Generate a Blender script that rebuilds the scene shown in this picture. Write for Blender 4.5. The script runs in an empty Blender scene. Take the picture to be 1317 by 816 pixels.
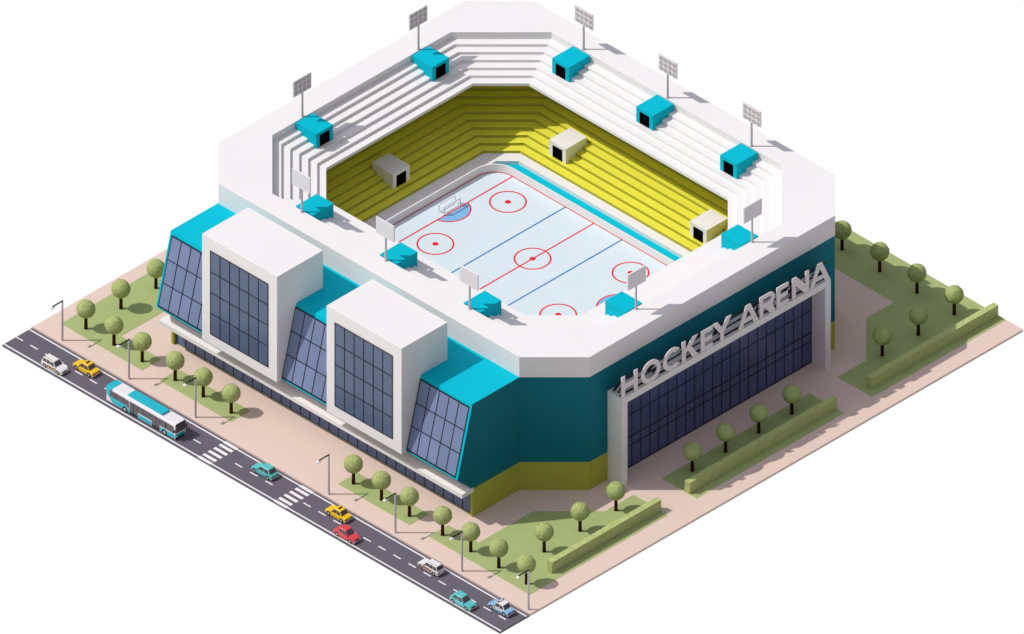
# Hockey arena on its block, seen in parallel projection.  Plan grid: 1 unit = 0.15 m.
import bpy, bmesh, math, random
from mathutils import Vector, Matrix, noise
random.seed(7)
S = 0.15
C = bpy.context.scene.collection
PI = math.pi

# ------------------------------------------------------------------ materials
MATS = {}
def mat(name, col, rough=0.6, spec=0.3, var=0.06, vscale=1.2, fine=0.0, fscale=14.0, bump=0.0, metal=0.0, island=0.0, coat=0.0):
    """Principled material whose colour drifts with two scales of noise (metres)."""
    m = bpy.data.materials.new(name); m.use_nodes = True
    nt = m.node_tree; n = nt.nodes; L = nt.links
    b = n['Principled BSDF']
    b.inputs['Roughness'].default_value = rough
    b.inputs['Specular IOR Level'].default_value = spec
    b.inputs['Metallic'].default_value = metal
    b.inputs['Coat Weight'].default_value = coat
    tc = n.new('ShaderNodeTexCoord')
    last = None
    def mul(a, fac_socket, lo, hi):
        mr = n.new('ShaderNodeMapRange'); mr.inputs[1].default_value = 0.25; mr.inputs[2].default_value = 0.75
        mr.inputs[3].default_value = lo; mr.inputs[4].default_value = hi
        L.new(fac_socket, mr.inputs[0])
        mx = n.new('ShaderNodeVectorMath'); mx.operation = 'SCALE'
        if a is None: mx.inputs[0].default_value = col[:3]
        else: L.new(a, mx.inputs[0])
        L.new(mr.outputs[0], mx.inputs['Scale'])
        return mx.outputs[0]
    if var:
        t = n.new('ShaderNodeTexNoise'); t.inputs['Scale'].default_value = vscale; t.inputs['Detail'].default_value = 4
        L.new(tc.outputs['Object'], t.inputs['Vector']); last = mul(last, t.outputs[0], 1 - var, 1 + var)
    if fine:
        t2 = n.new('ShaderNodeTexNoise'); t2.inputs['Scale'].default_value = fscale; t2.inputs['Detail'].default_value = 3
        L.new(tc.outputs['Object'], t2.inputs['Vector']); last = mul(last, t2.outputs[0], 1 - fine, 1 + fine)
        if bump:
            bp = n.new('ShaderNodeBump'); bp.inputs['Strength'].default_value = bump; bp.inputs['Distance'].default_value = 0.04
            L.new(t2.outputs[0], bp.inputs['Height']); L.new(bp.outputs[0], b.inputs['Normal'])
    if island:
        g = n.new('ShaderNodeNewGeometry'); last = mul(last, g.outputs['Random Per Island'], 1 - island, 1 + island)
    if last is None: b.inputs['Base Color'].default_value = (*col[:3], 1)
    else: L.new(last, b.inputs['Base Color'])
    MATS[name] = m
    return m

M_pave = mat('pavement', (0.70, 0.548, 0.468), 0.85, 0.15, var=0.02, vscale=0.12, fine=0.025, fscale=3.5)
M_kerb = mat('kerb_stone', (0.46, 0.36, 0.315), 0.85, 0.15, var=0.05)
M_road = mat('asphalt', (0.128, 0.113, 0.140), 0.85, 0.15, var=0.05, vscale=0.25, fine=0.10, fscale=9)
M_paint = mat('road_paint', (0.80, 0.77, 0.77), 0.7, 0.2, var=0.04, fine=0.04)
M_lawn = mat('turf', (0.368, 0.435, 0.180), 0.9, 0.0, var=0.04, vscale=0.35, fine=0.08, fscale=7, bump=0.3)
M_leaf = mat('tree_leaves', (0.460, 0.530, 0.205), 0.75, 0.05, var=0.04, vscale=1.5, island=0.07)
M_hedge = mat('hedge_leaves', (0.510, 0.580, 0.235), 0.75, 0.05, var=0.05, vscale=1.0, island=0.10)
M_bark = mat('bark', (0.042, 0.010, 0.008), 0.8, 0.1, var=0.2, vscale=8)
M_white = mat('white_render', (0.785, 0.764, 0.745), 0.75, 0.2, var=0.012, vscale=0.09, fine=0.008, fscale=1.5)
M_stand = mat('white_concrete', (0.785, 0.764, 0.745), 0.8, 0.15, var=0.015, vscale=0.15, fine=0.01, fscale=2)
M_teal = mat('teal_cladding', (0.0, 0.455, 0.570), 0.7, 0.08, var=0.02, vscale=0.1)
M_wall = mat('shaded_teal_cladding', (0.001, 0.150, 0.200), 0.65, 0.15, var=0.03, vscale=0.08)  # teal cladding again, darkened to put the walls' shade into the colour
M_olive = mat('yellow_plinth', (0.40, 0.41, 0.06), 0.75, 0.15, var=0.03, vscale=0.15)
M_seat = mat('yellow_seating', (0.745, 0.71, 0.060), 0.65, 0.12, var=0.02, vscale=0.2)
M_riser = mat('shaded_riser', (0.38, 0.375, 0.045), 0.7, 0.15, var=0.02, vscale=0.2)  # seat yellow darkened, so the risers' shading sits in the colour
M_floor = mat('teal_floor', (0.0, 0.47, 0.59), 0.7, 0.08, var=0.02)
M_ice = mat('ice', (0.64, 0.73, 0.775), 0.4, 0.15, var=0.012, vscale=0.12, fine=0.015, fscale=1.2)
M_red = mat('red_paint', (0.75, 0.012, 0.022), 0.5, 0.2, var=0)
M_blue = mat('blue_paint', (0.012, 0.19, 0.50), 0.5, 0.2, var=0)
M_crease = mat('pale_blue_paint', (0.20, 0.45, 0.72), 0.4, 0.3, var=0.02)
M_black = mat('black_metal', (0.010, 0.010, 0.013), 0.5, 0.3, var=0)
M_dark = mat('dark_interior', (0.004, 0.004, 0.005), 0.9, 0.0, var=0)
M_gslant = mat('slanted_glass', (0.185, 0.232, 0.370), 0.25, 0.08, var=0.03, vscale=0.15, island=0.05)
M_gbox = mat('bay_glass', (0.090, 0.122, 0.200), 0.15, 0.3, var=0.03, vscale=0.15, island=0.05)
M_gbase = mat('shopfront_glass', (0.075, 0.130, 0.270), 0.12, 0.5, var=0.04, vscale=0.3, island=0.05)
M_gdark = mat('facade_glass', (0.070, 0.082, 0.205), 0.15, 0.5, var=0.05, vscale=0.15, island=0.05)
M_pole = mat('grey_metal', (0.55, 0.51, 0.52), 0.5, 0.4, var=0.02)
M_panel = mat('panel_metal', (0.78, 0.75, 0.75), 0.5, 0.3, var=0.01)
M_lampface = mat('lamp_reflector', (0.50, 0.44, 0.44), 0.4, 0.4, var=0)
M_letter = mat('letter_paint', (0.78, 0.71, 0.71), 0.6, 0.25, var=0.01)
# vehicles
M_tyre = mat('tyre_rubber', (0.018, 0.018, 0.022), 0.8, 0.2, var=0)
M_rim = mat('rim_metal', (0.50, 0.48, 0.49), 0.4, 0.5, var=0)
M_cglass = mat('car_glass', (0.085, 0.070, 0.080), 0.12, 0.5, var=0)
M_chrome = mat('bumper_metal', (0.50, 0.48, 0.49), 0.35, 0.5, var=0)
M_head = mat('headlight_lens', (0.82, 0.82, 0.84), 0.2, 0.5, var=0)
M_tail = mat('tail_light_lens', (0.55, 0.012, 0.02), 0.3, 0.5, var=0)
M_amber = mat('indicator_lens', (0.62, 0.22, 0.02), 0.3, 0.5, var=0)
M_wood = mat('wood_panel', (0.33, 0.14, 0.035), 0.6, 0.2, var=0.15, vscale=3)
def paint(name, c): return mat(name, c, 0.35, 0.4, var=0.01, coat=0.3)
P_white = paint('white_car_paint', (0.76, 0.73, 0.73))
P_yellow = paint('yellow_car_paint', (0.84, 0.52, 0.012))
P_aqua = paint('aqua_car_paint', (0.095, 0.50, 0.49))
P_red = paint('red_car_paint', (0.66, 0.050, 0.065))
P_blue = paint('blue_car_paint', (0.24, 0.45, 0.65))
P_teal = paint('teal_bus_paint', (0.0, 0.43, 0.53))

# ------------------------------------------------------------------ mesh helpers
class MB:
    """Collects faces (grid units); build() links them as one mesh object in metres."""
    def __init__(s): s.v = []; s.f = []; s.m = []; s.mi = 0; s.smooth = []
    def poly(s, pts, sm=False):
        b = len(s.v); s.v += [tuple(p) for p in pts]; s.f.append(list(range(b, b + len(pts)))); s.m.append(s.mi); s.smooth.append(sm); return s
    def faces(s, pts, fs, sm=False):
        b = len(s.v); s.v += [tuple(p) for p in pts]
        for f in fs: s.f.append([b + i for i in f]); s.m.append(s.mi); s.smooth.append(sm)
        return s
    def box(s, x0, x1, y0, y1, z0, z1):
        return s.faces([(x0,y0,z0),(x1,y0,z0),(x1,y1,z0),(x0,y1,z0),(x0,y0,z1),(x1,y0,z1),(x1,y1,z1),(x0,y1,z1)],
                       [(3,2,1,0),(4,5,6,7),(0,1,5,4),(1,2,6,5),(2,3,7,6),(3,0,4,7)])
    def prism(s, pts, z0, z1, bottom=True):
        n = len(pts); P = [(x, y, z0) for x, y in pts] + [(x, y, z1) for x, y in pts]
        F = [tuple(range(n, 2*n))] + [(i, (i+1) % n, n + (i+1) % n, n + i) for i in range(n)]
        if bottom: F.append(tuple(reversed(range(n))))
        return s.faces(P, F)
    def extrude_u(s, prof, u0, u1):
        """profile of (v, z) points swept along u"""
        n = len(prof); P = [(u0, y, z) for y, z in prof] + [(u1, y, z) for y, z in prof]
        return s.faces(P, [tuple(range(n)), tuple(reversed(range(n, 2*n)))] + [(i, n+i, n+(i+1) % n, (i+1) % n) for i in range(n)])
    def loops(s, rings, close=True):
        """connect successive rings of equal length"""
        n = len(rings[0]); P = [p for r in rings for p in r]; F = []
        for k in range(len(rings)-1):
            for i in range(n if close else n-1):
                j = (i+1) % n; F.append((k*n+i, k*n+j, (k+1)*n+j, (k+1)*n+i))
        return s.faces(P, F)
    def tube(s, a, b, r0, r1=None, n=12, sm=True):
        a, b = Vector(a), Vector(b); r1 = r0 if r1 is None else r1
        d = (b - a).normalized(); x = d.orthogonal().normalized(); y = d.cross(x)
        ring = lambda c, r: [tuple(c + (x*math.cos(2*PI*i/n) + y*math.sin(2*PI*i/n))*r) for i in range(n)]
        P = ring(a, r0) + ring(b, r1)
        s.faces(P, [(i, (i+1) % n, n+(i+1) % n, n+i) for i in range(n)], sm)
        s.faces(ring(a, r0), [tuple(reversed(range(n)))]); s.faces(ring(b, r1), [tuple(range(n))]); return s
    def bar(s, a, b, w, h=None):
        """square bar from a to b"""
        a, b = Vector(a), Vector(b); h = w if h is None else h
        d = (b - a).normalized(); up = Vector((0,0,1)) if abs(d.z) < 0.95 else Vector((1,0,0))
        x = d.cross(up).normalized() * w/2; y = x.normalized().cross(d).normalized() * h/2
        P = [tuple(c + p) for c in (a, b) for p in (-x-y, x-y, x+y, -x+y)]
        return s.faces(P, [(3,2,1,0),(4,5,6,7),(0,1,5,4),(1,2,6,5),(2,3,7,6),(3,0,4,7)])
    def build(s, name, mats, parent=None, origin=(0,0,0), bevel=0.0):
        me = bpy.data.meshes.new(name)
        o = origin
        me.from_pydata([((x-o[0])*S, (y-o[1])*S, (z-o[2])*S) for x, y, z in s.v], [], s.f)
        if not isinstance(mats, (list, tuple)): mats = [mats]
        for m in mats: me.materials.append(m)
        me.polygons.foreach_set('material_index', s.m); me.polygons.foreach_set('use_smooth', s.smooth)
        if bevel or True:
            bm = bmesh.new(); bm.from_mesh(me)
            if bevel:
                bmesh.ops.remove_doubles(bm, verts=bm.verts, dist=1e-4)
            bmesh.ops.recalc_face_normals(bm, faces=bm.faces)
            if bevel:
                es = [e for e in bm.edges if len(e.link_faces) == 2 and e.calc_face_angle(0) > 0.5]
                bmesh.ops.bevel(bm, geom=es, offset=bevel*S, segments=2, affect='EDGES', clamp_overlap=True, profile=0.6)
            bm.to_mesh(me); bm.free()
        ob = bpy.data.objects.new(name, me); C.objects.link(ob)
        if parent is not None: ob.parent = parent
        else: ob.location = Vector(o) * S
        return ob

def tag(o, label=None, cat=None, group=None, kind=None):
    if label: o['label'] = label
    if cat: o['category'] = cat
    if group: o['group'] = group
    if kind: o['kind'] = kind
    return o
def thing(name, label, cat, loc=(0,0,0), rz=0, group=None):
    o = bpy.data.objects.new(name, None); C.objects.link(o)
    o.location = Vector(loc) * S; o.rotation_euler = (0, 0, rz); o.empty_display_size = 0.3
    return tag(o, label, cat, group)
def dup(root, loc, rz, label):
    def cp(o, parent):
        c = o.copy(); C.objects.link(c)
        if parent is not None: c.parent = parent
        for ch in list(o.children): cp(ch, c)
        return c
    r = cp(root, None); r.location = Vector(loc) * S; r.rotation_euler = (0, 0, rz); r['label'] = label
    return r
def octa(u0, u1, v0, v1, leg, t=0.0, z=0.0):
    u0 += t; u1 -= t; v0 += t; v1 -= t; leg -= 0.5858 * t
    return [(u0+leg, v0, z), (u1-leg, v0, z), (u1, v0+leg, z), (u1, v1-leg, z), (u1-leg, v1, z), (u0+leg, v1, z), (u0, v1-leg, z), (u0, v0+leg, z)]
def rrect(u0, u1, v0, v1, r, z=0.0, n=10):
    P = []
    for cx, cy, a0 in ((u1-r, v0+r, -PI/2), (u1-r, v1-r, 0), (u0+r, v1-r, PI/2), (u0+r, v0+r, PI)):
        for i in range(n+1):
            a = a0 + PI/2 * i / n; P.append((cx + r*math.cos(a), cy + r*math.sin(a), z))
    return P
def xy(P): return [(p[0], p[1]) for p in P]

# ------------------------------------------------------------------ setting: ground, pavement, road, lawns
GZ = -3.0
tag(MB().box(0, 739, 45, 777, GZ+0.02, 0).build('pavement', M_pave), kind='structure')
tag(MB().box(0, 739, 0, 43.4, GZ+0.02, -0.9).build('road', M_road), kind='structure')
tag(MB().box(0, 739, 43.4, 45, GZ+0.02, 0.06).build('kerb', M_kerb), kind='structure')
RZ = -0.86
mk = MB()
def strip(u0, u1, v0, v1): mk.box(u0, u1, v0, v1, RZ-0.02, RZ)
for v0, v1 in ((1.5, 3.3), (39.2, 41.0)):
    strip(0.5, 738.5, v0, v1)
tag(mk.build('road_edge_line', M_paint), kind='structure')
mk = MB()
for u in [4.7 + 22*k for k in range(13)] + [330.4, 353, 375.7] + [432 + 22.3*k for k in range(14)]:
    strip(u-5.4, min(u+5.4, 738), 19.8, 21.4)
tag(mk.build('road_centre_line', M_paint), kind='structure')
for u in (299, 411.6):
    mk = MB()
    for v in (9.2, 17.2, 25.3, 33.4): strip(u-9.4, u+9.4, v-2.0, v+2.0)
    for v0, v1 in ((0.4, 1.45), (3.35, 4.4), (38.1, 39.15), (41.05, 42.3)): strip(u-9.4, u+9.4, v0, v1)
    tag(mk.build('crosswalk', M_paint), kind='structure')

def lawn(pts):
    tag(MB().prism(pts, 0.01, 0.25).build('lawn', M_lawn), kind='structure')
lawn([(17, 70), (137.5, 70), (137.5, 98.5), (78, 98.5), (78, 235), (60, 250), (60, 770), (17, 770)])
lawn([(163.5, 70), (270, 70), (270, 98.5), (163.5, 98.5)])
lawn([(428.7, 69.5), (535.3, 69.5), (535.3, 98.5), (428.7, 98.5)])
lawn([(564, 69.5), (714, 69.5), (714, 275), (662.5, 275), (662.5, 232.5), (609.2, 179), (609.2, 98.5), (564, 98.5)])
lawn([(662.5, 317), (714, 317), (714, 536.5), (662.5, 536.5)])
lawn([(662.5, 578), (714, 578), (714, 776.6), (80, 776.6), (80, 716), (608.3, 716), (608.3, 674.8), (662.5, 620.7)])

# ------------------------------------------------------------------ the arena
A = thing('hockey_arena', 'white and teal octagonal ice hockey arena with open roof and stepped stands', 'building', (348, 430, 0))
AO = (348, 430, 0)
def part(mb, name, m, parent=None, **k):
    o = mb.build(name, m, parent or A, AO, **k); return o
OUT = (73, 623.5, 196.5, 665, 52)          # outer walls
RIM = (102.5, 594.5, 223.5, 638, 75)       # roof opening
LOW = (184.5, 521.1, 312.6, 557, 27.5)     # foot of the lower stand
ICE = 69.0
part(MB().loops([octa(*OUT, z=0), octa(*OUT, z=36)]), 'base_band', M_olive)
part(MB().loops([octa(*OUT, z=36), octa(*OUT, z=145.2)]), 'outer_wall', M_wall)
part(MB().loops([octa(*OUT, t=-0.25, z=145.2), octa(*OUT, t=-0.25, z=171), octa(*RIM, z=171)]), 'roof', M_white)
prof = [(0, 171), (0, 162.2)]
z = 162.2
for k in range(6):
    prof.append((9.43*(k+1), z)); z -= 3.4
    prof.append((9.43*(k+1), z))
prof[-1] = (56.6, 141.8)
prof.append((-13, 141.8))
part(MB().loops([octa(*RIM, t=t, z=z) for t, z in prof]), 'upper_stand', M_stand)
prof = []; z = 73.0
for k in range(10):
    prof.append((-9.43*k, z)); z += 3.4
    prof.append((-9.43*k, z))
prof.append((-94.3, z)); prof.append((-94.3, 141.5))
mb = MB()
for k in range(len(prof)-1):
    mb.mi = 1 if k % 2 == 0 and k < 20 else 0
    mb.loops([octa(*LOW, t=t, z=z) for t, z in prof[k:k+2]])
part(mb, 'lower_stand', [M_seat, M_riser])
# walkway round the rink and the teal floor below it
WALK = (204, 501.5, 323.6, 546, 17)
mb = MB().loops([octa(*LOW, z=73), octa(*WALK, z=73), octa(*WALK, z=ICE-0.4)])
part(mb, 'walkway', M_stand)
part(MB().poly(octa(*WALK, t=-3, z=ICE-0.4)), 'rink_floor', M_floor)

def pod(m, label, axis, c, front, rear, ztop, zbot, w=24.8):
    """entrance box let into the stand; front faces the ice"""
    d = 1 if front > rear else -1
    def P(a, b, z): return (a, b, z) if axis == 'v' else (b, a, z)
    x0, x1 = c - w/2, c + w/2; dx0, dx1 = c - 7.3, c + 7.3; zd = zbot + 15.2
    f, r = front, rear; zz = zbot - 0.6
    mb = MB()
    q = lambda *p: mb.poly([P(*t) for t in p])
    q((x0,f,ztop),(x1,f,ztop),(x1,r,ztop),(x0,r,ztop))
    q((x0,f,zz),(x0,f,ztop),(x0,r,ztop),(x0,r,zz)); q((x1,f,zz),(x1,f,ztop),(x1,r,ztop),(x1,r,zz))
    q((x0,r,zz),(x1,r,zz),(x1,r,ztop),(x0,r,ztop))
    q((x0,f,zz),(dx0,f,zz),(dx0,f,ztop),(x0,f,ztop)); q((dx1,f,zz),(x1,f,zz),(x1,f,ztop),(dx1,f,ztop)); q((dx0,f,zd),(dx1,f,zd),(dx1,f,ztop),(dx0,f,ztop))
    o = part(mb, 'stand_entrance', m); o['label'] = label
    mb = MB(); q = lambda *p: mb.poly([P(*t) for t in p]); i = f - d*3.0; e = f - d*0.05; zf = zbot + 0.15
    q((dx0,i,zf),(dx1,i,zf),(dx1,i,zd),(dx0,i,zd)); q((dx0,e,zf),(dx0,i,zf),(dx0,i,zd),(dx0,e,zd)); q((dx1,e,zf),(dx1,i,zf),(dx1,i,zd),(dx1,e,zd))
    q((dx0,e,zd),(dx1,e,zd),(dx1,i,zd),(dx0,i,zd)); q((dx0,e,zf),(dx1,e,zf),(dx1,i,zf),(dx0,i,zf))
    part(mb, 'doorway', M_dark, o)
TU = 'teal entrance box in the white upper stand'; WL = 'white entrance box in the yellow lower stand'
for u in (223.5, 348.2, 472.8):
    pod(M_teal, TU, 'v', u, 605.5, 636.5, 170.9, 152.0)
    pod(M_teal, TU, 'v', u, 256.0, 225.0, 171.2, 152.0)
for v in (344.8, 517.2):
    pod(M_teal, TU, 'u', v, 134.0, 104.0, 170.9, 152.0)
    pod(M_teal, TU, 'u', v, 563.0, 593.0, 171.2, 152.0)
pod(M_white, WL, 'v', 254.3, 570.2, 601.5, 98.9, 79.8)
pod(M_white, WL, 'v', 463.3, 570.2, 601.5, 98.9, 79.8)
pod(M_white, WL, 'u', 421.7, 171.0, 139.5, 98.9, 79.8)

# front wing: yellow plinth with shopfront, teal slanted storey, two white bays, canopy
W0, W1 = 124.0, 571.5
mb = MB(); mb.box(W0, W1, 131.2, 197.5, 0, 36); mb.box(W0, W0+3.4, 126.7, 131.2, 0, 36); mb.box(W1-3.4, W1, 126.7, 131.2, 0, 36)
mb.box(W0+3.4, W1-3.4, 130.0, 131.2, 0, 0.5)
part(mb, 'base_band', M_olive)
part(MB().extrude_u([(197.5, 36.1), (126.7, 36.1), (104.3, 58), (126.5, 145.25), (197.5, 145.25)], W0-0.05, W1+0.05), 'front_wing', M_teal)
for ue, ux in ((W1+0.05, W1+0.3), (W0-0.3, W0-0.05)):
    part(MB().extrude_u([(196.4, 36.2), (126.9, 36.2), (104.9, 58), (126.7, 144.9), (196.4, 144.9)], ue, ux), 'end_wall_shade', M_wall)  # thin sheet carrying the painted shade of the wing's end face
part(MB().poly([(W0, 126.45, 36.15), (W1, 126.45, 36.15), (W1, 104.35, 57.75), (W0, 104.35, 57.75)]), 'soffit_bounce_sheet', M_white)  # unseen white sheet added to keep teal bounce off the canopy
part(MB().box(123.6, 573.8, 109, 126.62, 33.5, 38.5), 'canopy', M_white)
g = part(MB().box(W0+3.6, W1-3.6, 130.4, 131.1, 0.5, 33.4), 'shopfront_window', M_gbase)
mb = MB(); u = W0 + 3.9
nm = 31; st = (W1 - W0 - 7.8) / nm
for k in range(nm+1):
    mb.box(u + st*k - 0.35, u + st*k + 0.35, 129.9, 130.4, 0.9, 33.4)
mb.box(W1-7.0, W1-3.7, 129.7, 130.35, 0.85, 33.45)  # black strip standing in for the shadow beside the end pier
part(mb, 'window_frame', M_black, g)
# slanted windows: s runs along u, h up the slope
sl0, sl1 = Vector((0, 104.3, 58)), Vector((0, 126.5, 145.25)); sd = sl1 - sl0; sn = Vector((0, -sd.z, sd.y)).normalized()
def slp(u, h, off): p = sl0 + sd*h + sn*off; return (u, p.y, p.z)
def slab_slope(mb, u0, u1, h0, h1, o0, o1):
    P = [slp(u, h, o) for o in (o0, o1) for u, h in ((u0,h0),(u1,h0),(u1,h1),(u0,h1))]
    mb.faces(P, [(3,2,1,0),(4,5,6,7),(0,1,5,4),(1,2,6,5),(2,3,7,6),(3,0,4,7)])
for u0, u1 in ((W0+3.2, 199.2), (310.5, 384.2), (496.4, W1-3.4)):
    h0, h1 = 0.030, 0.945
    mb = MB()
    for i in range(5):
        for j in range(3):
            a, b = u0 + (u1-u0)*i/5, u0 + (u1-u0)*(i+1)/5; slab_slope(mb, a, b-0.02, h0+(h1-h0)*j/3, h0+(h1-h0)*(j+1)/3-0.0005, -0.5, 0.35)
    g = part(mb, 'slanted_window', M_gslant)
    mb = MB(); n = 5; w = (u1-u0)/n
    for k in range(n+1):
        a = u0 + w*k; slab_slope(mb, a-0.4, a+0.4, h0, h1, 0.36, 0.75)
    for h in (0, 1/3, 2/3, 1):
        hh = h0 + (h1-h0)*h; t = 0.0045 if 0 < h < 1 else 0.0085; slab_slope(mb, u0-0.4, u1+0.4, hh-t, hh+t, 0.37, 0.78)
    part(mb, 'window_frame', M_black, g)
for u0 in (199.2, 384.1):
    u1 = u0 + 111.2
    o = part(MB().box(u0, u1, 97.6, 165.7, 57.2, 193), 'white_bay', M_white)
    a, b, z0, z1 = u0+12.8, u1-13.2, 71.0, 177.4
    mb = MB()
    for i in range(6):
        for j in range(4): mb.box(a+(b-a)*i/6, a+(b-a)*(i+1)/6-0.02, 97.2, 97.9, z0+(z1-z0)*j/4, z0+(z1-z0)*(j+1)/4-0.02)
    g = part(mb, 'window', M_gbox, o)
    mb = MB()
    for k in range(7):
        x = a + (b-a)*k/6; mb.box(x-0.42, x+0.42, 96.8, 97.2, z0-0.3, z1+0.3)
    for k in range(5):
        zz = z0 + (z1-z0)*k/4; mb.box(a-0.4, b+0.4, 96.75, 97.25, zz-0.42, zz+0.42)
    part(mb, 'window_frame', M_black, o)
# entrance facade on the long side: dark glazing inside a white portal
mb = MB(); zs = (0.4, 28.2, 39.2, 67.9, 106)
for k in range(22):
    for j in range(4): mb.box(623.0, 624.4, 283.6+293.6*k/22, 283.6+293.6*(k+1)/22-0.02, zs[j], zs[j+1]-0.02)
g = part(mb, 'facade_window', M_gdark)
mb = MB()
for k in range(23):
    v = 283.8 + (577.0-283.8)*k/22; mb.box(624.4, 624.9, v-0.33, v+0.33, 0.4, 106)
for zz in (0.9, 28.2, 39.2, 67.9): mb.box(624.38, 624.95, 283.6, 577.2, zz-0.4, zz+0.4)
part(mb, 'window_frame', M_black, g)
mb = MB(); mb.box(623.6, 645, 275.3, 283.5, 0, 106); mb.box(623.6, 645, 577.3, 585.5, 0, 106); mb.box(623.6, 645, 275.3, 585.5, 106, 114)
part(mb, 'portal', M_white)

# ------------------------------------------------------------------ sign on the portal
SO = (640, 430, 114)
sign = thing('arena_sign', 'big white letters reading HOCKEY ARENA on black rails above the glazed facade', 'sign', SO)
T = 5.4; H = 27.0
def arc(cx, cy, rx, ry, a0, a1, n=28): return [(cx + rx*math.cos(math.radians(a0+(a1-a0)*i/n)), cy + ry*math.sin(math.radians(a0+(a1-a0)*i/n))) for i in range(n+1)]
def glyph(ch, w):
    if ch == 'H': return [[(0,0),(T,0),(T,10.4),(w-T,10.4),(w-T,0),(w,0),(w,H),(w-T,H),(w-T,16.4),(T,16.4),(T,H),(0,H)]]
    if ch == 'O': return [arc(w/2, H/2, w/2, H/2+0.4, 0, 360, 40)[:-1], arc(w/2, H/2, w/2-T+0.3, H/2-5.4, 0, 360, 40)[:-1]]
    if ch == 'C':
        o = arc(w*0.56, H/2, w*0.56, H/2+0.4, 52, 308); i = arc(w*0.56, H/2, w*0.56-T+0.3, H/2-5.4, 300, 60)
        return [[(w, o[0][1]-1.2)] + o + [(w, o[-1][1]+1.2), (w, i[0][1]-1.5)] + i + [(w, i[-1][1]+1.5)]]
    if ch == 'K': return [[(0,0),(T,0),(T,10.0),(9.0,13.0),(w-8.2,0),(w,0),(13.2,16.6),(w-0.8,H),(w-9.0,H),(T,16.0),(T,H),(0,H)]]
    if ch == 'E': return [[(0,0),(w,0),(w,5.6),(T,5.6),(T,10.9),(w-1.2,10.9),(w-1.2,16.2),(T,16.2),(T,21.4),(w,21.4),(w,H),(0,H)]]
    if ch == 'Y': c = w/2; return [[(c-T/2,0),(c+T/2,0),(c+T/2,10.6),(w,H),(w-7.6,H),(c,16.8),(7.6,H),(0,H),(c-T/2,10.6)]]
    if ch == 'A':
        c = w/2; return [[(0,0),(7.2,0),(9.0,5.6),(w-9.0,5.6),(w-7.2,0),(w,0),(c+3.4,H),(c-3.4,H)], [(10.7,10.6),(c,20.4),(w-10.7,10.6)]]
    if ch == 'R':
        o = arc(w-8.6, H-7.8, 7.8, 7.8, -62, 90, 14); i = arc(w-8.9, H-7.8, 3.0, 2.9, -90, 90, 12)
        return [[(0,0),(T,0),(T,10.4),(8.4,10.4),(w-7.6,0),(w,0)] + o + [(0,H)], [(T,H-10.7)] + i + [(T,H-4.9)]]
    if ch == 'N': return [[(0,0),(T,0),(T,15.8),(w-6.4,0),(w,0),(w,H),(w-T,H),(w-T,11.2),(6.4,H),(0,H)]]
for ch, v0, v1 in (('H',275.4,299.6),('O',304.6,333.4),('C',337.4,361.4),('K',365.3,390.0),('E',393.4,411.0),('Y',410.6,439.2),('A',448.2,479.2),('R',480.6,504.0),('E',505.8,523.6),('N',529,554),('A',554.6,585.3)):
    cu = bpy.data.curves.new('letter', 'CURVE'); cu.dimensions = '2D'; cu.fill_mode = 'BOTH'; cu.extrude = 0.45 * S; cu.bevel_depth = 0
    for poly in glyph(ch, v1 - v0):
        sp = cu.splines.new('POLY'); sp.points.add(len(poly)-1); sp.use_cyclic_u = True
        for p, (x, y) in zip(sp.points, poly): p.co = (x*S, y*S, 0, 1)
    tmp = bpy.data.objects.new('letter_outline', cu); C.objects.link(tmp)
    me = bpy.data.meshes.new_from_object(tmp.evaluated_get(bpy.context.evaluated_depsgraph_get()))
    bpy.data.objects.remove(tmp)
    for vt in me.vertices:
        x, y, zz = vt.co
        vt.co = ((643.9-SO[0])*S + zz, (v0-SO[1])*S + x, 0.05*S + y)
    me.materials.clear(); me.materials.append(M_letter)
    lo = bpy.data.objects.new('letter', me); C.objects.link(lo); lo.parent = sign
for zz in (115.0, 124.2, 133.6):
    MB().box(639.4, 640.6, 277, 584, zz-0.75, zz+0.75).build('rail', M_black, sign, SO)
for v in (281, 332, 381.5, 430.5, 481, 531, 577):
    MB().bar((627.5, v, 114.1), (640, v, 133.6), 3.4, 2.0).build('strut', M_black, sign, SO)
    MB().bar((633.5, v+0.5, 114.1), (640, v+0.5, 124.2), 1.8, 1.4).build('strut', M_black, sign, SO)
    MB().bar((640, v, 114.05), (640, v, 134), 1.1, 1.1).build('post', M_black, sign, SO)

# ------------------------------------------------------------------ ice rink
RO = (352.8, 434.8, ICE)
rink = thing('ice_rink', 'pale ice rink with white boards, red and blue lines inside the arena', 'ice rink', RO)
RK = (206.0, 499.6, 344.0, 525.5, 26)
MB().poly(rrect(*RK, z=ICE)).build('ice', M_ice, rink, RO)
def rr(t, z): return rrect(RK[0]-t, RK[1]+t, RK[2]-t, RK[3]+t, RK[4]+t, z)
MB().loops([rr(0, ICE-0.3), rr(0, ICE+10.2), rr(1.4, ICE+10.2), rr(1.4, ICE-0.3)]).build('boards', M_white, rink, RO)
MB().loops([rr(-0.25, ICE+0.05), rr(-0.25, ICE+0.9), rr(-0.02, ICE+0.9)]).build('kick_strip', M_red, rink, RO)
IZ = ICE + 0.05
def sheet(name, pts, m, dz=0.0): MB().poly([(x, y, IZ+dz) for x, y in pts]).build(name, m, rink, RO)
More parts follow.
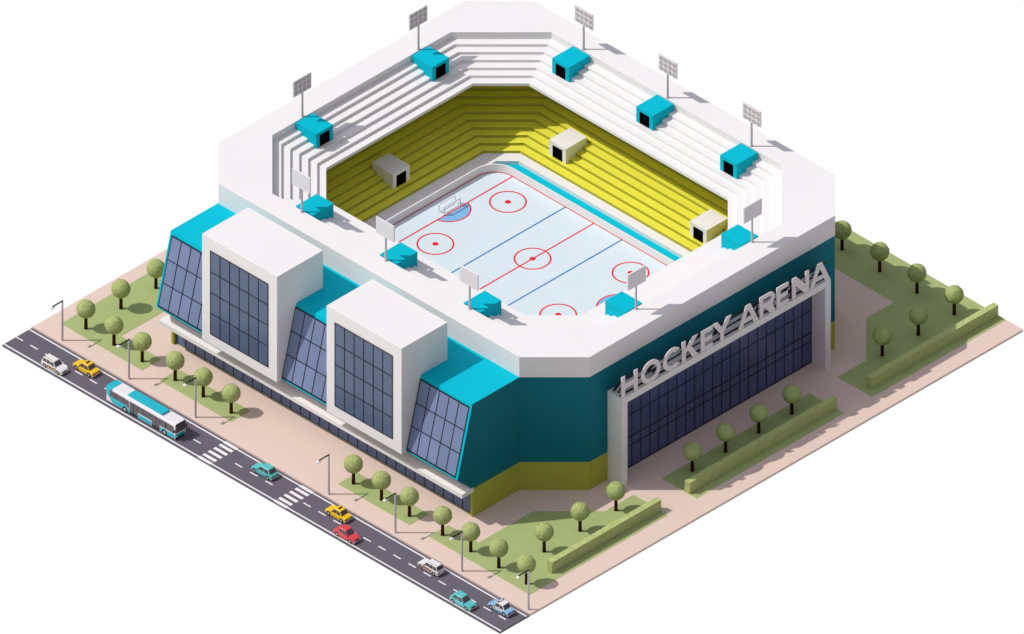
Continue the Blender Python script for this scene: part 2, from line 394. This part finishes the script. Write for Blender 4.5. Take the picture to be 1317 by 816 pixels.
def ring(cx, cy, r0, r1, a0=0, a1=360, n=48):
    mb = MB(); pts = [math.radians(a0+(a1-a0)*i/n) for i in range(n+1)]
    for i in range(n):
        a, b = pts[i], pts[i+1]
        mb.poly([(cx+r0*math.cos(a), cy+r0*math.sin(a), IZ+0.05), (cx+r1*math.cos(a), cy+r1*math.sin(a), IZ+0.05), (cx+r1*math.cos(b), cy+r1*math.sin(b), IZ+0.05), (cx+r0*math.cos(b), cy+r0*math.sin(b), IZ+0.05)])
    return mb
def line(name, u, m, w=0.9): sheet(name, [(u-w, RK[2]+0.3), (u+w, RK[2]+0.3), (u+w, RK[3]-0.3), (u-w, RK[3]-0.3)], m, 0.03)
line('blue_line', 310.8, M_blue); line('blue_line', 394.8, M_blue); line('centre_line', 352.8, M_red)
def gline(u):
    dv = 26 - math.sqrt(max(0, 26**2 - max(0, 26-(min(u-RK[0], RK[1]-u)))**2)) + 0.4
    sheet('goal_line', [(u-0.9, RK[2]+dv), (u+0.9, RK[2]+dv), (u+0.9, RK[3]-dv), (u-0.9, RK[3]-dv)], M_red, 0.03)
gline(232.2); gline(473.4)
for cx, cy in ((352.8, 434.8), (261.4, 489.5), (261.6, 381.6), (443.6, 489.5), (443.8, 381.8)):
    ring(cx, cy, 18.2, 20.0).build('faceoff_circle', M_red, rink, RO)
    sheet('faceoff_spot', [(cx+3.3*math.cos(2*PI*i/24), cy+3.3*math.sin(2*PI*i/24)) for i in range(24)], M_red, 0.08)
for u, d in ((232.2, 1), (473.4, -1)):
    cx = u - d*5.4; half = math.degrees(math.acos(5.4/23)); base = 0 if d > 0 else 180
    pts = [(cx + 23*math.cos(math.radians(base-half+2*half*i/30)), RO[1]+1.5 + 23*math.sin(math.radians(base-half+2*half*i/30))) for i in range(31)]
    sheet('goal_crease', pts, M_crease, 0.01)
    ring(cx, RO[1]+1.5, 22.2, 23.9, base-half, base+half, 30).build('crease_line', M_red, rink, RO)
goal = thing('hockey_goal', 'white hockey goal frame standing on the ice at the blue crease', 'goal', (232, 436.5, ICE+0.1))
GO = (232, 436.5, ICE+0.1)
mb = MB(); f, b_ = 231.4, 224.0; y0, y1 = 424.6, 448.6; zt = ICE + 10.4; z0 = ICE+0.5
for y in (y0, y1):
    mb.tube((f, y, z0), (f, y, zt), 0.8); mb.tube((b_, y, z0), (b_, y, zt), 0.65); mb.tube((f, y, zt), (b_, y, zt), 0.65); mb.tube((f, y, z0), (b_, y, z0), 0.5)
mb.tube((f, y0, zt), (f, y1, zt), 0.8); mb.tube((b_, y0, zt), (b_, y1, zt), 0.65); mb.tube((b_, y0, z0), (b_, y1, z0), 0.5)
mb.build('frame', M_head, goal, GO)

# ------------------------------------------------------------------ floodlights round the roof edge
def make_floodlight(label):
    t = thing('floodlight_mast', label, 'floodlight', group='floodlight masts round the roof opening')
    mb = MB(); mb.tube((0,0,0), (0,0,31), 1.25, 1.15, 14); mb.tube((0,0,0), (0,0,0.7), 2.1, 2.1, 14); mb.build('pole', M_pole, t)
    p = MB().box(-13.2, 13.2, -0.2, 1.5, 30.5, 50.5).build('lamp_panel', M_panel, t)
    for i in range(4):
        for j in range(3):
            c = (-9.6 + 6.4*i, -0.2, 34.1 + 6.4*j)
            mb = MB(); mb.tube(c, (c[0], -0.75, c[2]), 2.55, 2.3, 16, False); mb.build('lamp', M_lampface, p)
    return t
FLOOD = [((223.5, 640, 171), 0, 'floodlight mast behind the teal box at the far chamfered end of the long lit stand'),
         ((348.2, 640, 171), 0, 'middle floodlight mast of three above the sunlit yellow seats'),
         ((472.8, 640, 171), 0, 'floodlight mast above the sunlit seats, at the end towards the sign facade'),
         ((100.8, 344.8, 171), PI/2, 'floodlight mast over the shaded stand, nearer the white bays'),
         ((100.8, 517.2, 171), PI/2, 'floodlight mast over the shaded stand, next to the far chamfered corner'),
         ((223.5, 221.4, 171), PI, 'roadside floodlight mast with blank back, beside the vertical white steps'),
         ((348.2, 221.4, 171), PI, 'roadside floodlight mast with blank back, before the goal end circle'),
         ((472.8, 221.4, 171), PI, 'roadside floodlight mast with blank back, at the red centre line'),
         ((596.4, 344.8, 171), -PI/2, 'dark-backed floodlight mast on the sign side, by the half hidden crease'),
         ((596.4, 517.2, 171), -PI/2, 'dark-backed floodlight mast on the sign side, by the last white entrance box')]
fl0 = None
for loc, rz, lab in FLOOD:
    if fl0 is None:
        fl0 = make_floodlight(lab); fl0.location = Vector(loc) * S
    else: dup(fl0, loc, rz, lab)

# ------------------------------------------------------------------ trees and hedges
def leaf(mb, p, n, size, fold=0.2):
    n = Vector(n); x = n.orthogonal().normalized(); y = n.cross(x).normalized()
    a = random.uniform(0, 2*PI); X = (x*math.cos(a)+y*math.sin(a))*size; Y = (y*math.cos(a)-x*math.sin(a))*size*0.62
    p = Vector(p); d = n*size*fold
    mb.faces([tuple(p-X), tuple(p-Y+d), tuple(p+X), tuple(p+Y+d)], [(0,1,2,3)])
def make_tree(label, group):
    t = thing('round_tree', label, 'tree', group=group)
    mb = MB(); mb.tube((0,0,-0.2), (0,0,7), 2.0, 1.85, 12); mb.tube((0,0,7), (0,0,16.5), 1.85, 1.75, 12)
    for k in range(5):
        a = 2*PI*k/5; mb.tube((0,0,14), (5*math.cos(a), 5*math.sin(a), 21+k % 2), 0.9, 0.4, 8)
    mb.build('trunk', M_bark, t)
    bm = bmesh.new(); bmesh.ops.create_icosphere(bm, subdivisions=4, radius=1.0)
    R = 10.1; cz = 25.4; mb = MB()
    pts = []
    for v in bm.verts:
        n = v.co.normalized(); r = R * (0.965 + 0.05*noise.noise(n*3.1) + 0.03*noise.noise(n*7.3))
        pts.append((n.x*r, n.y*r, cz + n.z*r))
    mb.faces(pts, [[v.index for v in f.verts] for f in bm.faces], True); bm.free()
    for k in range(2600):
        zc = 1 - 2*(k+0.5)/2600; a = k*2.39996; q = math.sqrt(1-zc*zc)
        n = Vector((q*math.cos(a), q*math.sin(a), zc)); r = R*(0.97 + 0.05*noise.noise(n*3.1) + random.uniform(-0.02, 0.035))
        nn = (n + Vector((random.gauss(0,.22), random.gauss(0,.22), random.gauss(0,.22)))).normalized()
        leaf(mb, n*r + Vector((0,0,cz)), nn, random.uniform(0.38, 0.62))
    mb.build('crown', M_leaf, t)
    return t
G1, G2, G3 = 'round clipped trees in line along the road', 'round clipped trees beside the long hedges', 'round clipped trees by the far pavement edge'
TREES = [
 (42.3, 81.9, G1, 'round tree at the road corner of the L-shaped lawn, opposite the taxi and wagon'),
 (84.0, 81.9, G1, 'middle one of three round trees on the road arm of the L-shaped lawn'),
 (126.2, 81.7, G1, 'round tree at the tip of the L-shaped lawn, above the tail of the bus'),
 (42.4, 133.8, G1, 'round tree on the L-shaped lawn, one back from the road corner tree'),
 (42.2, 186.0, G1, 'round tree half hidden behind the slanted glass at the end of the building'),
 (174.9, 81.9, G1, 'round tree on the lawn strip beside the bus, above its teal roof unit'),
 (216.8, 81.7, G1, 'middle round tree on the small lawn strip beside the bus'),
 (258.5, 81.5, G1, 'round tree on the lawn strip beside the bus, at its crosswalk end'),
 (440.4, 81.2, G1, 'round tree on the lawn strip beyond the second crosswalk, its first one'),
 (482.1, 81.1, G1, 'middle round tree on the small lawn strip beside the red car and second taxi'),
 (523.6, 81.1, G1, 'round tree ending the lawn strip below the olive building corner'),
 (572.7, 81.2, G1, 'first roadside tree of the corner lawn, in front of the olive building corner'),
 (614.5, 81.2, G1, 'second roadside tree of the corner lawn, beside the lamp over the brown-sided wagon'),
 (656.2, 81.2, G1, 'third roadside tree of the corner lawn, between its last two lamps'),
 (697.5, 81.0, G1, 'tree at the outer corner of the corner lawn, behind the last lamp'),
 (669.5, 135.3, G2, 'tree midway along the corner lawn, first behind the low end of its hedge'),
 (669.6, 188.5, G2, 'second of three trees behind the corner lawn hedge'),
 (669.7, 241.7, G2, 'tree in front of the portal pillar at the upper end of the corner lawn hedge'),
 (675.9, 349.0, G2, 'shaded tree before the dark glazing, under the letter O of the sign'),
 (675.8, 398.4, G2, 'shaded tree before the dark glazing, second along the middle hedge'),
 (675.9, 447.6, G2, 'shaded tree before the dark glazing, third along the middle hedge'),
 (675.9, 496.7, G2, 'shaded tree before the dark glazing, last along the middle hedge'),
 (668.2, 638.7, G2, 'shaded dark tree behind the outer hedge, closer to the portal'),
 (668.5, 691.9, G2, 'shaded dark tree behind the outer hedge, midway along it'),
 (668.6, 745.2, G3, 'sunlit tree at the far lawn edge beside the outer hedge end'),
 (613.2, 745.2, G3, 'sunlit tree at the far lawn edge, second from the outer hedge'),
 (558.0, 745.1, G3, 'sunlit tree at the far lawn edge, third from the outer hedge'),
 (502.2, 745.0, G3, 'sunlit tree at the far lawn edge, peeping out beside the building corner')]
tr0 = None
for i, (u, v, g, lab) in enumerate(TREES):
    if tr0 is None: tr0 = make_tree(lab, g); tr0.location = Vector((u, v, 0.2)) * S
    else:
        t = dup(tr0, (u, v, 0.2), i*1.37, lab); t['group'] = g
def hedge(u0, u1, v0, v1, h, label):
    cx, cy = (u0+u1)/2, (v0+v1)/2; mb = MB()
    a, b, L = (u0-cx), (u1-cx), (v1-cy)
    e = 0.35
    mb.box(a+e, b-e, -L+e, L-e, 0, h-e)
    n = int((v1-v0)*34)
    for k in range(n):
        f = random.random(); y = random.uniform(-L, L)
        if f < 0.40: p, nn = (random.uniform(a+.1, b-.1), y, h-0.15), (0,0,1)
        elif f < 0.92: s = 1 if random.random() < 0.72 else -1; p, nn = ((b if s > 0 else a)-s*0.15, y, random.uniform(0.1, h-.1)), (s,0,0)
        else: s = random.choice((-1, 1)); p, nn = (random.uniform(a+.1, b-.1), s*(L-0.15), random.uniform(0.1, h-.1)), (0,s,0)
        p = Vector(p) + Vector(nn)*0.22*noise.noise(Vector(p)*0.45)
        nn = (Vector(nn) + Vector((random.gauss(0,.09), random.gauss(0,.09), random.gauss(0,.09)))).normalized()
        leaf(mb, p, nn, random.uniform(0.35, 0.62), 0.06)
    o = mb.build('clipped_hedge', M_hedge); o.location = Vector((cx, cy, 0.2)) * S
    tag(o, label, 'hedge', 'long clipped hedges along the outer pavement')
hedge(696, 703.7, 112.7, 275.6, 14.2, 'sunlit low clipped hedge on the corner lawn by the last street lamp')
hedge(696, 703.7, 317.2, 536.3, 14.2, 'half shaded clipped hedge in front of the entrance glazing')
hedge(696, 703.7, 587, 775.8, 14.2, 'clipped hedge reaching the far corner, its far end in sun')

# ------------------------------------------------------------------ street lamps
def make_lamp(label):
    t = thing('street_lamp', label, 'street lamp', group='street lamps along the road')
    mb = MB(); mb.tube((0,0,0), (0,0,50), 1.25, 1.0, 14); mb.tube((0,0,0), (0,0,1.2), 1.8, 1.6, 14); mb.build('pole', M_pole, t)
    MB().box(-0.55, 0.55, -14.5, 1.0, 50.0, 51.1).build('arm', M_black, t)
    mb = MB(); mb.box(-1.6, 1.6, -17.6, -12.6, 48.6, 49.95); mb.build('lamp_head', M_panel, t, bevel=0.3)
    return t
LAMPS = [(39.6, 'grey street lamp at the road end, across from the first taxi'),
         (138.4, 'grey street lamp standing behind the tail of the bus'),
         (237.4, 'grey street lamp beside the front half of the bus'),
         (435.2, 'grey street lamp after the second crosswalk, before the lawn strip'),
         (534.2, 'grey street lamp between the two lawn patches near the olive corner'),
         (633.1, 'grey street lamp on the corner lawn kerb, over the brown-sided wagon'),
         (732.0, 'grey street lamp at the very corner of the pavement by the police car')]
lp0 = None
for u, lab in LAMPS:
    if lp0 is None: lp0 = make_lamp(lab); lp0.location = Vector((u, 49.6, 0)) * S
    else: dup(lp0, (u, 49.6, 0), 0, lab)

# ------------------------------------------------------------------ vehicles (local x = forward)
def wheel(t, x, y, r=2.25, w=1.7):
    s = 1 if y > 0 else -1
    mb = MB(); mb.tube((x, y - s*w, r), (x, y, r), r, r, 20)
    o = mb.build('wheel', M_tyre, t)
    mb = MB(); mb.tube((x, y, r), (x, y + s*0.12, r), r*0.60, r*0.52, 16, False); mb.build('rim', M_rim, o)
def car(name, label, cat, loc, rz, style, body_m, roof_m=None, group=None):
    t = thing(name, label, cat, loc, rz, group)
    roof_m = roof_m or body_m
    belt, top, hw = 6.4, 11.3, 6.0
    cab = {'sedan': (-9.6, -6.6, 2.2, 6.6), 'hatch': (-13.4, -9.6, 2.0, 6.6), 'wagon': (-14.3, -12.2, 2.2, 6.6)}[style]
    rear_top = 6.1 if style == 'sedan' else 6.4
    st = [(-15.0, 5.3, 2.2, rear_top-0.7), (-14.5, 5.75, 1.6, rear_top), (-9.6, 6.0, 1.5, 6.4), (6.6, 6.0, 1.5, 6.4), (9.0, 5.95, 1.5, 6.2), (13.7, 5.75, 1.6, 5.6), (14.8, 5.2, 2.1, 4.7)]
    rings = [[(x, -h, zb), (x, -h-0.05, (zb+zt)/2), (x, -h+0.12, zt-0.8), (x, -h+0.75, zt), (x, h-0.75, zt), (x, h-0.12, zt-0.8), (x, h+0.05, (zb+zt)/2), (x, h, zb)] for x, h, zb, zt in st]
    mb = MB(); mb.loops(rings); mb.poly(rings[0]); mb.poly(rings[-1])
    for k in range(len(st)-1): mb.poly([rings[k][0], rings[k+1][0], rings[k+1][7], rings[k][7]])
    b0, r0, r1, b1 = cab; hb, hr = 5.55, 4.55
    B = [(b0,-hb,belt-0.3),(b1,-hb,belt-0.3),(b1,hb,belt-0.3),(b0,hb,belt-0.3)]; R = [(r0,-hr,top),(r1,-hr,top),(r1,hr,top),(r0,hr,top)]
    mb2 = mb if roof_m is body_m else MB()
    mid = [(r0+0.2,-hr+0.5,top+0.35),(r1-0.3,-hr+0.5,top+0.35),(r1-0.3,hr-0.5,top+0.35),(r0+0.2,hr-0.5,top+0.35)]
    mb2.loops([B, R, mid]); mb2.poly(mid)
    body = mb.build('body', body_m, t)
    if mb2 is not mb: mb2.build('cabin', roof_m, t)
    def pane(nm, q, s0, s1, h0, h1, sk0=0.0, sk1=0.0):
        A_, B_, C_, D_ = [Vector(p) for p in q]                       # base a, base b, roof b, roof a
        pt = lambda s, h: (A_.lerp(B_, s)).lerp(D_.lerp(C_, s), h)
        n = (B_-A_).cross(D_-A_).normalized()
        cen = (A_+B_+C_+D_)/4 - Vector((0,0,8)); 
        if n.dot((A_+B_+C_+D_)/4 - Vector(((b0+b1)/2, 0, 8))) < 0: n = -n
        o = 0.07
        MB().poly([tuple(pt(s, h)+n*o) for s, h in ((s0,h0),(s1,h0),(s1-sk1,h1),(s0+sk0,h1))]).build(nm, M_cglass, t)
    pane('windscreen', (B[1], B[2], R[2], R[1]), 0.06, 0.94, 0.14, 0.93)
    pane('rear_window', (B[0], B[3], R[3], R[0]), 0.07, 0.93, 0.16 if style == 'sedan' else 0.20, 0.93)
    for q in ((B[0], B[1], R[1], R[0]), (B[3], B[2], R[2], R[3])):
        cuts = {'sedan': ((0.10, 0.47), (0.52, 0.93)), 'hatch': ((0.12, 0.48), (0.53, 0.93)), 'wagon': ((0.05, 0.30), (0.33, 0.62), (0.65, 0.95))}[style]
        for s0, s1 in cuts: pane('side_window', q, s0, s1, 0.12, 0.88)
    for x in (-9.6, 9.4):
        for y in (-6.12, 6.12):
            mb = MB(); mb.tube((x, y*0.93, 2.35), (x, y*0.988+(-0.02 if y < 0 else 0.02), 2.35), 2.75, 2.75, 20, False); mb.build('wheel_arch', M_tyre, t)
            wheel(t, x, y)
    for y in (-3.95, 3.95):
        MB().box(14.6, 15.05, y-1.05, y+1.05, 3.1, 4.5).build('headlight', M_head, t, bevel=0.2)
        MB().box(-15.15, -14.8, y-1.15, y+1.15, 3.2, 4.5).build('tail_light', M_tail, t, bevel=0.15)
        MB().box(-14.95, -14.7, y-1.15+(1.6 if y > 0 else -0.2), y-0.4+(1.6 if y > 0 else -0.2), 4.55, 5.0).build('indicator', M_amber, t)
    MB().box(14.6, 14.98, -2.8, 2.8, 3.0, 4.4).build('grille', M_black, t)
    MB().box(14.3, 15.5, -5.7, 5.7, 1.7, 2.7).build('bumper', M_chrome, t, bevel=0.3)
    MB().box(-15.6, -14.4, -5.7, 5.7, 1.7, 2.8).build('bumper', M_chrome, t, bevel=0.3)
    for s in (-1, 1):
        mb = MB(); mb.box(5.0, 6.2, min(s*5.7, s*7.0), max(s*5.7, s*7.0), 6.7, 7.7); mb.build('mirror', body_m, t, bevel=0.25)
        MB().box(-1.6, -0.6, min(s*6.02, s*6.16), max(s*6.02, s*6.16), 5.2, 5.5).build('door_handle', M_chrome, t)
    return t
def wagon(label, loc, rz):
    t = car('station_wagon', label, 'car', loc, rz, 'wagon', P_white, group='cars on the road')
    for s in (-1, 1):
        MB().box(-6.6, 6.4, min(s*5.9, s*6.14), max(s*5.9, s*6.14), 2.7, 5.3).build('wood_panel', M_wood, t)
        MB().box(12.4, 13.6, min(s*5.6, s*5.95), max(s*5.6, s*5.95), 3.2, 4.6).build('wood_panel', M_wood, t)
        MB().box(-11.5, 1.0, s*3.9-0.15, s*3.9+0.15, 11.6, 12.1).build('roof_rail', M_black, t)
NEAR, FAR, CZ = 8.7, 29.4, -0.86
wagon('white station wagon with brown side panels, heading past the first taxi', (69.5, NEAR, CZ), 0)
wagon('white station wagon with brown side panels seen from behind, past the red car', (607.6, FAR, CZ), PI)
def taxi(label, u):
    t = car('taxi', label, 'taxi', (u, FAR, CZ), PI, 'sedan', P_yellow, group='cars on the road')
    s = MB().box(-2.9, -1.5, -2.4, 2.4, 11.6, 12.9).build('roof_sign', M_black, t, bevel=0.2)
    for y in (-1.2, 1.2): MB().box(-2.96, -2.86, y-0.8, y+0.8, 11.9, 12.6).build('sign_face', M_tail, s)
taxi('yellow taxi with dark roof sign, beside the wagon at the road end', 95.6)
taxi('yellow taxi with dark roof sign, right next to the red car', 470.3)
car('hatchback', 'aqua hatchback between the two crosswalks, seen from behind', 'car', (360.8, FAR, CZ), PI, 'hatch', P_aqua, group='cars on the road')
car('small_car', 'red car in the outer lane next to the second taxi', 'car', (503.6, NEAR, CZ), 0, 'sedan', P_red, group='cars on the road')
car('small_car', 'aqua car in the outer lane beside the police car', 'car', (676, NEAR, CZ), 0, 'hatch', P_aqua, group='cars on the road')
pc = car('police_car', 'blue and white police car with red and blue light bar at the road end', 'police car', (712, FAR, CZ), PI, 'sedan', P_blue, P_white, 'cars on the road')
for s in (-1, 1):
    d = MB().box(-6.9, 6.6, min(s*5.95, s*6.13), max(s*5.95, s*6.13), 2.9, 5.9).build('door_panel', P_white, pc)
    MB().box(-6.9, 1.6, min(s*6.13, s*6.19), max(s*6.13, s*6.19), 2.3, 3.9).build('stripe', P_blue, pc)
    mb = MB(); y = s*6.17; pts = [(3.0, 5.5), (4.9, 5.5), (5.0, 4.4), (4.0, 3.1), (2.9, 4.4)]
    mb.faces([(x, s*6.12, z) for x, z in pts] + [(x, s*6.26, z) for x, z in pts], [(0,1,2,3,4),(5,6,7,8,9)] + [(i,(i+1)%5,5+(i+1)%5,5+i) for i in range(5)])
    mb.build('door_emblem', mat('emblem_green', (0.36, 0.42, 0.05), 0.4, 0.3, var=0), pc)
lb = MB().box(0.2, 1.7, -2.2, 2.2, 11.65, 12.8).build('light_bar', P_white, pc, bevel=0.2)
MB().box(0.1, 1.8, 2.2, 4.3, 11.65, 12.9).build('red_beacon', M_tail, lb, bevel=0.3)
MB().box(0.1, 1.8, -4.3, -2.2, 11.65, 12.9).build('blue_beacon', mat('beacon_blue', (0.02, 0.30, 0.42), 0.3, 0.5, var=0), lb, bevel=0.3)

# bus: x from 0 (tail) to 102 (nose), half width 8.1
bus = thing('city_bus', 'white and teal city bus with a teal roof unit driving towards the crosswalk', 'bus', (149.6, 13.2, CZ))
HB = 8.1
mb = MB()
sec = [(-HB, 1.7), (-HB, 18.6), (-HB+0.9, 19.9), (-HB+1.6, 20.2), (HB-1.6, 20.2), (HB-0.9, 19.9), (HB, 18.6), (HB, 1.7)]
mb.loops([[(x, y*(0.97 if x in (0, 102) else 1), z) for y, z in sec] for x in (0, 0.8, 100.6, 102)]); mb.poly([(0, y*0.97, z) for y, z in sec]); mb.poly([(102, y*0.97, z) for y, z in sec])
mb.poly([(0,-HB,1.7),(102,-HB,1.7),(102,HB,1.7),(0,HB,1.7)])
mb.build('body', P_white, bus)
mb = MB(); sec2 = [(a*1.012, b+0.10 if b > 10 else b) for a, b in sec]
sec2 = [(-HB-0.1, 17.2), (-HB-0.1, 18.65), (-HB+0.85, 20.0), (-HB+1.55, 20.32), (HB-1.55, 20.32), (HB-0.85, 20.0), (HB+0.1, 18.65), (HB+0.1, 17.2)]
mb.loops([[(x, y, z) for y, z in sec2] for x in (-0.15, 9.0)]); mb.poly([(-0.15, y, z) for y, z in sec2]); mb.poly([(9.0, y, z) for y, z in sec2])
mb.build('tail_cap', P_teal, bus)
MB().box(29.5, 80.5, -5.6, 5.6, 20.1, 22.6).build('roof_unit', P_teal, bus, bevel=0.6)
def side(nm, pts, m, off, thick=0.12):
    for s in (-1, 1):
        n = len(pts); y0, y1 = s*(HB+off-thick), s*(HB+off)
        mb = MB(); mb.faces([(x, y0, z) for x, z in pts] + [(x, y1, z) for x, z in pts], [tuple(range(n)), tuple(range(n, 2*n))] + [(i,(i+1)%n,n+(i+1)%n,n+i) for i in range(n)])
        yield mb.build(nm, m, bus)
def both(nm, pts, m, off): return list(side(nm, pts, m, off))
rect = lambda x0, x1, z0, z1: [(x0,z0),(x1,z0),(x1,z1),(x0,z1)]
both('side_panel', [(-0.1,17.3),(-0.1,11),(9.5,2.4),(34,1.9),(34,6.0),(28,9.2),(5,9.2),(5,17.3)], P_teal, 0.10)
both('side_panel', rect(46.6, 66.6, 2.0, 7.0), P_teal, 0.10)
both('side_panel', rect(79.6, 101.0, 2.0, 7.2), P_teal, 0.10)
both('window_band', rect(5.0, 28, 9.2, 16.9), M_black, 0.12); both('window_band', rect(46.4, 66.9, 8.3, 16.9), M_black, 0.12); both('window_band', rect(79.3, 99.8, 8.3, 16.9), M_black, 0.12)
for x0, x1 in ((5.2, 14.6), (15.4, 25.4)): both('side_window', rect(x0, x1, 9.4, 16.6), M_cglass, 0.14)
both('side_window', [(26.0,9.4),(28,9.4),(33.6,6.6),(33.6,16.6),(26.0,16.6)], M_cglass, 0.14)
for x0, x1 in ((47, 54.4), (55.2, 66.4), (80, 87), (89, 99.4)): both('side_window', rect(x0, x1, 8.6, 16.6), M_cglass, 0.14)
for x0 in (34.4, 67.2):
    for d in both('door', rect(x0, x0+11.8, 1.8, 16.8), M_black, 0.10):
        y = HB if d.data.vertices[0].co.y > 0 else -HB; s = 1 if y > 0 else -1
        for a in (0.5, 6.2):
            MB().box(x0+a, x0+a+5.1, min(y, y+s*0.18), max(y, y+s*0.18), 3.2, 16.2).build('door_glass', M_cglass, d)
for x in (27.4, 86.2):
    for y in (-8.35, 8.35):
        mb = MB(); s = 1 if y > 0 else -1; mb.tube((x, s*7.6, 3.0), (x, s*8.27, 3.0), 3.7, 3.7, 22, False); mb.build('wheel_arch', M_tyre, bus)
        wheel(bus, x, y, 3.0, 2.4)
MB().box(101.7, 102.15, -7.4, 7.4, 8.6, 17.6).build('windscreen', M_cglass, bus)
MB().box(101.6, 102.2, -7.3, 7.3, 17.7, 19.6).build('destination_display', M_black, bus)
MB().box(101.6, 102.2, -7.7, 7.7, 2.6, 6.6).build('front_panel', P_teal, bus)
MB().box(101.4, 102.6, -7.9, 7.9, 1.6, 2.9).build('bumper', M_black, bus, bevel=0.3)
for y in (-6.2, 6.2): MB().box(102.0, 102.5, y-1.1, y+1.1, 4.0, 5.4).build('headlight', M_head, bus, bevel=0.2)
for y in (-6.2, 6.2): MB().box(-0.3, 0.0, y-0.9, y+0.9, 4.0, 6.6).build('tail_light', M_tail, bus)
MB().box(-0.16, 0.02, -6.6, 6.6, 10.5, 16.4).build('rear_window', M_cglass, bus)
for s in (-1, 1):
    MB().box(100.8, 102.6, min(s*8.3, s*9.5), max(s*8.3, s*9.5), 10.2, 13.4).build('mirror', M_black, bus, bevel=0.3)

# ------------------------------------------------------------------ camera, sun, sky
cam = bpy.data.cameras.new('camera'); co = bpy.data.objects.new('camera', cam); C.objects.link(co)
cam.type = 'ORTHO'; cam.ortho_scale = 1317 / math.sqrt(1.5) * S
tgt = Vector((343.5, 413.5, 0)) * S
view = Vector((1, -1, 1)).normalized()
co.location = tgt + view * 320
co.rotation_euler = (-view).to_track_quat('-Z', 'Y').to_euler()
cam.clip_start = 1; cam.clip_end = 6000
bpy.context.scene.camera = co
EL = math.radians(51)
sd_ = bpy.data.lights.new('sun', 'SUN'); so = bpy.data.objects.new('sun', sd_); C.objects.link(so)
sd_.energy = 2.82; sd_.angle = math.radians(0.5); sd_.color = (1.0, 0.97, 0.93)
tosun = Vector((-math.cos(EL)/math.sqrt(2), -math.cos(EL)/math.sqrt(2), math.sin(EL)))
so.rotation_euler = tosun.to_track_quat('Z', 'Y').to_euler(); so.location = tosun * 200
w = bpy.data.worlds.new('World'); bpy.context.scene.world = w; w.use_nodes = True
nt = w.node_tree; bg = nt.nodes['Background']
sky = nt.nodes.new('ShaderNodeTexSky'); sky.sky_type = 'NISHITA'; sky.sun_disc = False
sky.sun_elevation = EL; sky.sun_rotation = math.radians(225); sky.dust_density = 0.4
hs = nt.nodes.new('ShaderNodeHueSaturation'); hs.inputs['Saturation'].default_value = 0.22
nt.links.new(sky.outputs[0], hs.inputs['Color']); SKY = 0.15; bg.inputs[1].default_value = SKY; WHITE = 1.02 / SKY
# below the horizon: added white glow, dimmed opposite the sun to lower wall fill
N = nt.nodes.new; Lk = nt.links.new
def math_(op, a, b=None):
    n = N('ShaderNodeMath'); n.operation = op
    for i, x in enumerate((a, b)):
        if x is None: continue
        if isinstance(x, (int, float)): n.inputs[i].default_value = x
        else: Lk(x, n.inputs[i])
    return n.outputs[0]
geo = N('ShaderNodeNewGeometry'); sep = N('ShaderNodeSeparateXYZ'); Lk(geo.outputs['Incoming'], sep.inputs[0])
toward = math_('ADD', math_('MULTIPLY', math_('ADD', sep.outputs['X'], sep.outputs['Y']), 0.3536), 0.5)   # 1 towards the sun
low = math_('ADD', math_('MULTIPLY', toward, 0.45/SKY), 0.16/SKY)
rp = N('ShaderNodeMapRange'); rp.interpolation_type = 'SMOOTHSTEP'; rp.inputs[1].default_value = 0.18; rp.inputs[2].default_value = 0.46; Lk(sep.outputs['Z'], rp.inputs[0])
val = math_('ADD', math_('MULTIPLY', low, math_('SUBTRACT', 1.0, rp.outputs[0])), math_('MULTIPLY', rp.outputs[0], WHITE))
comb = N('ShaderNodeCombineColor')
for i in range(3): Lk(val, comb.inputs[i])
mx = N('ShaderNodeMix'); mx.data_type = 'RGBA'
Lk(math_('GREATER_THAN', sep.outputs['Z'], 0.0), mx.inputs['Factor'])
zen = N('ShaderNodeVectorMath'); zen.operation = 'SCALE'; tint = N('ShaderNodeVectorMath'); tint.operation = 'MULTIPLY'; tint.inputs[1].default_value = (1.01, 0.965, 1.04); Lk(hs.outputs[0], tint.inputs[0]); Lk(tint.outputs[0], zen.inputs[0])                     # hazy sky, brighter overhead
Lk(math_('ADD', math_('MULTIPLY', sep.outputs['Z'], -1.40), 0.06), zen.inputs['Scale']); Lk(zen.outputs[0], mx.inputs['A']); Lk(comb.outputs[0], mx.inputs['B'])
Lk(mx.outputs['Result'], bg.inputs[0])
sc = bpy.context.scene
sc.view_settings.view_transform = 'Standard'; sc.view_settings.look = 'None'; sc.view_settings.exposure = 0; sc.view_settings.gamma = 1
sc.cycles.max_bounces = 8; sc.cycles.diffuse_bounces = 5
sc.render.film_transparent = False
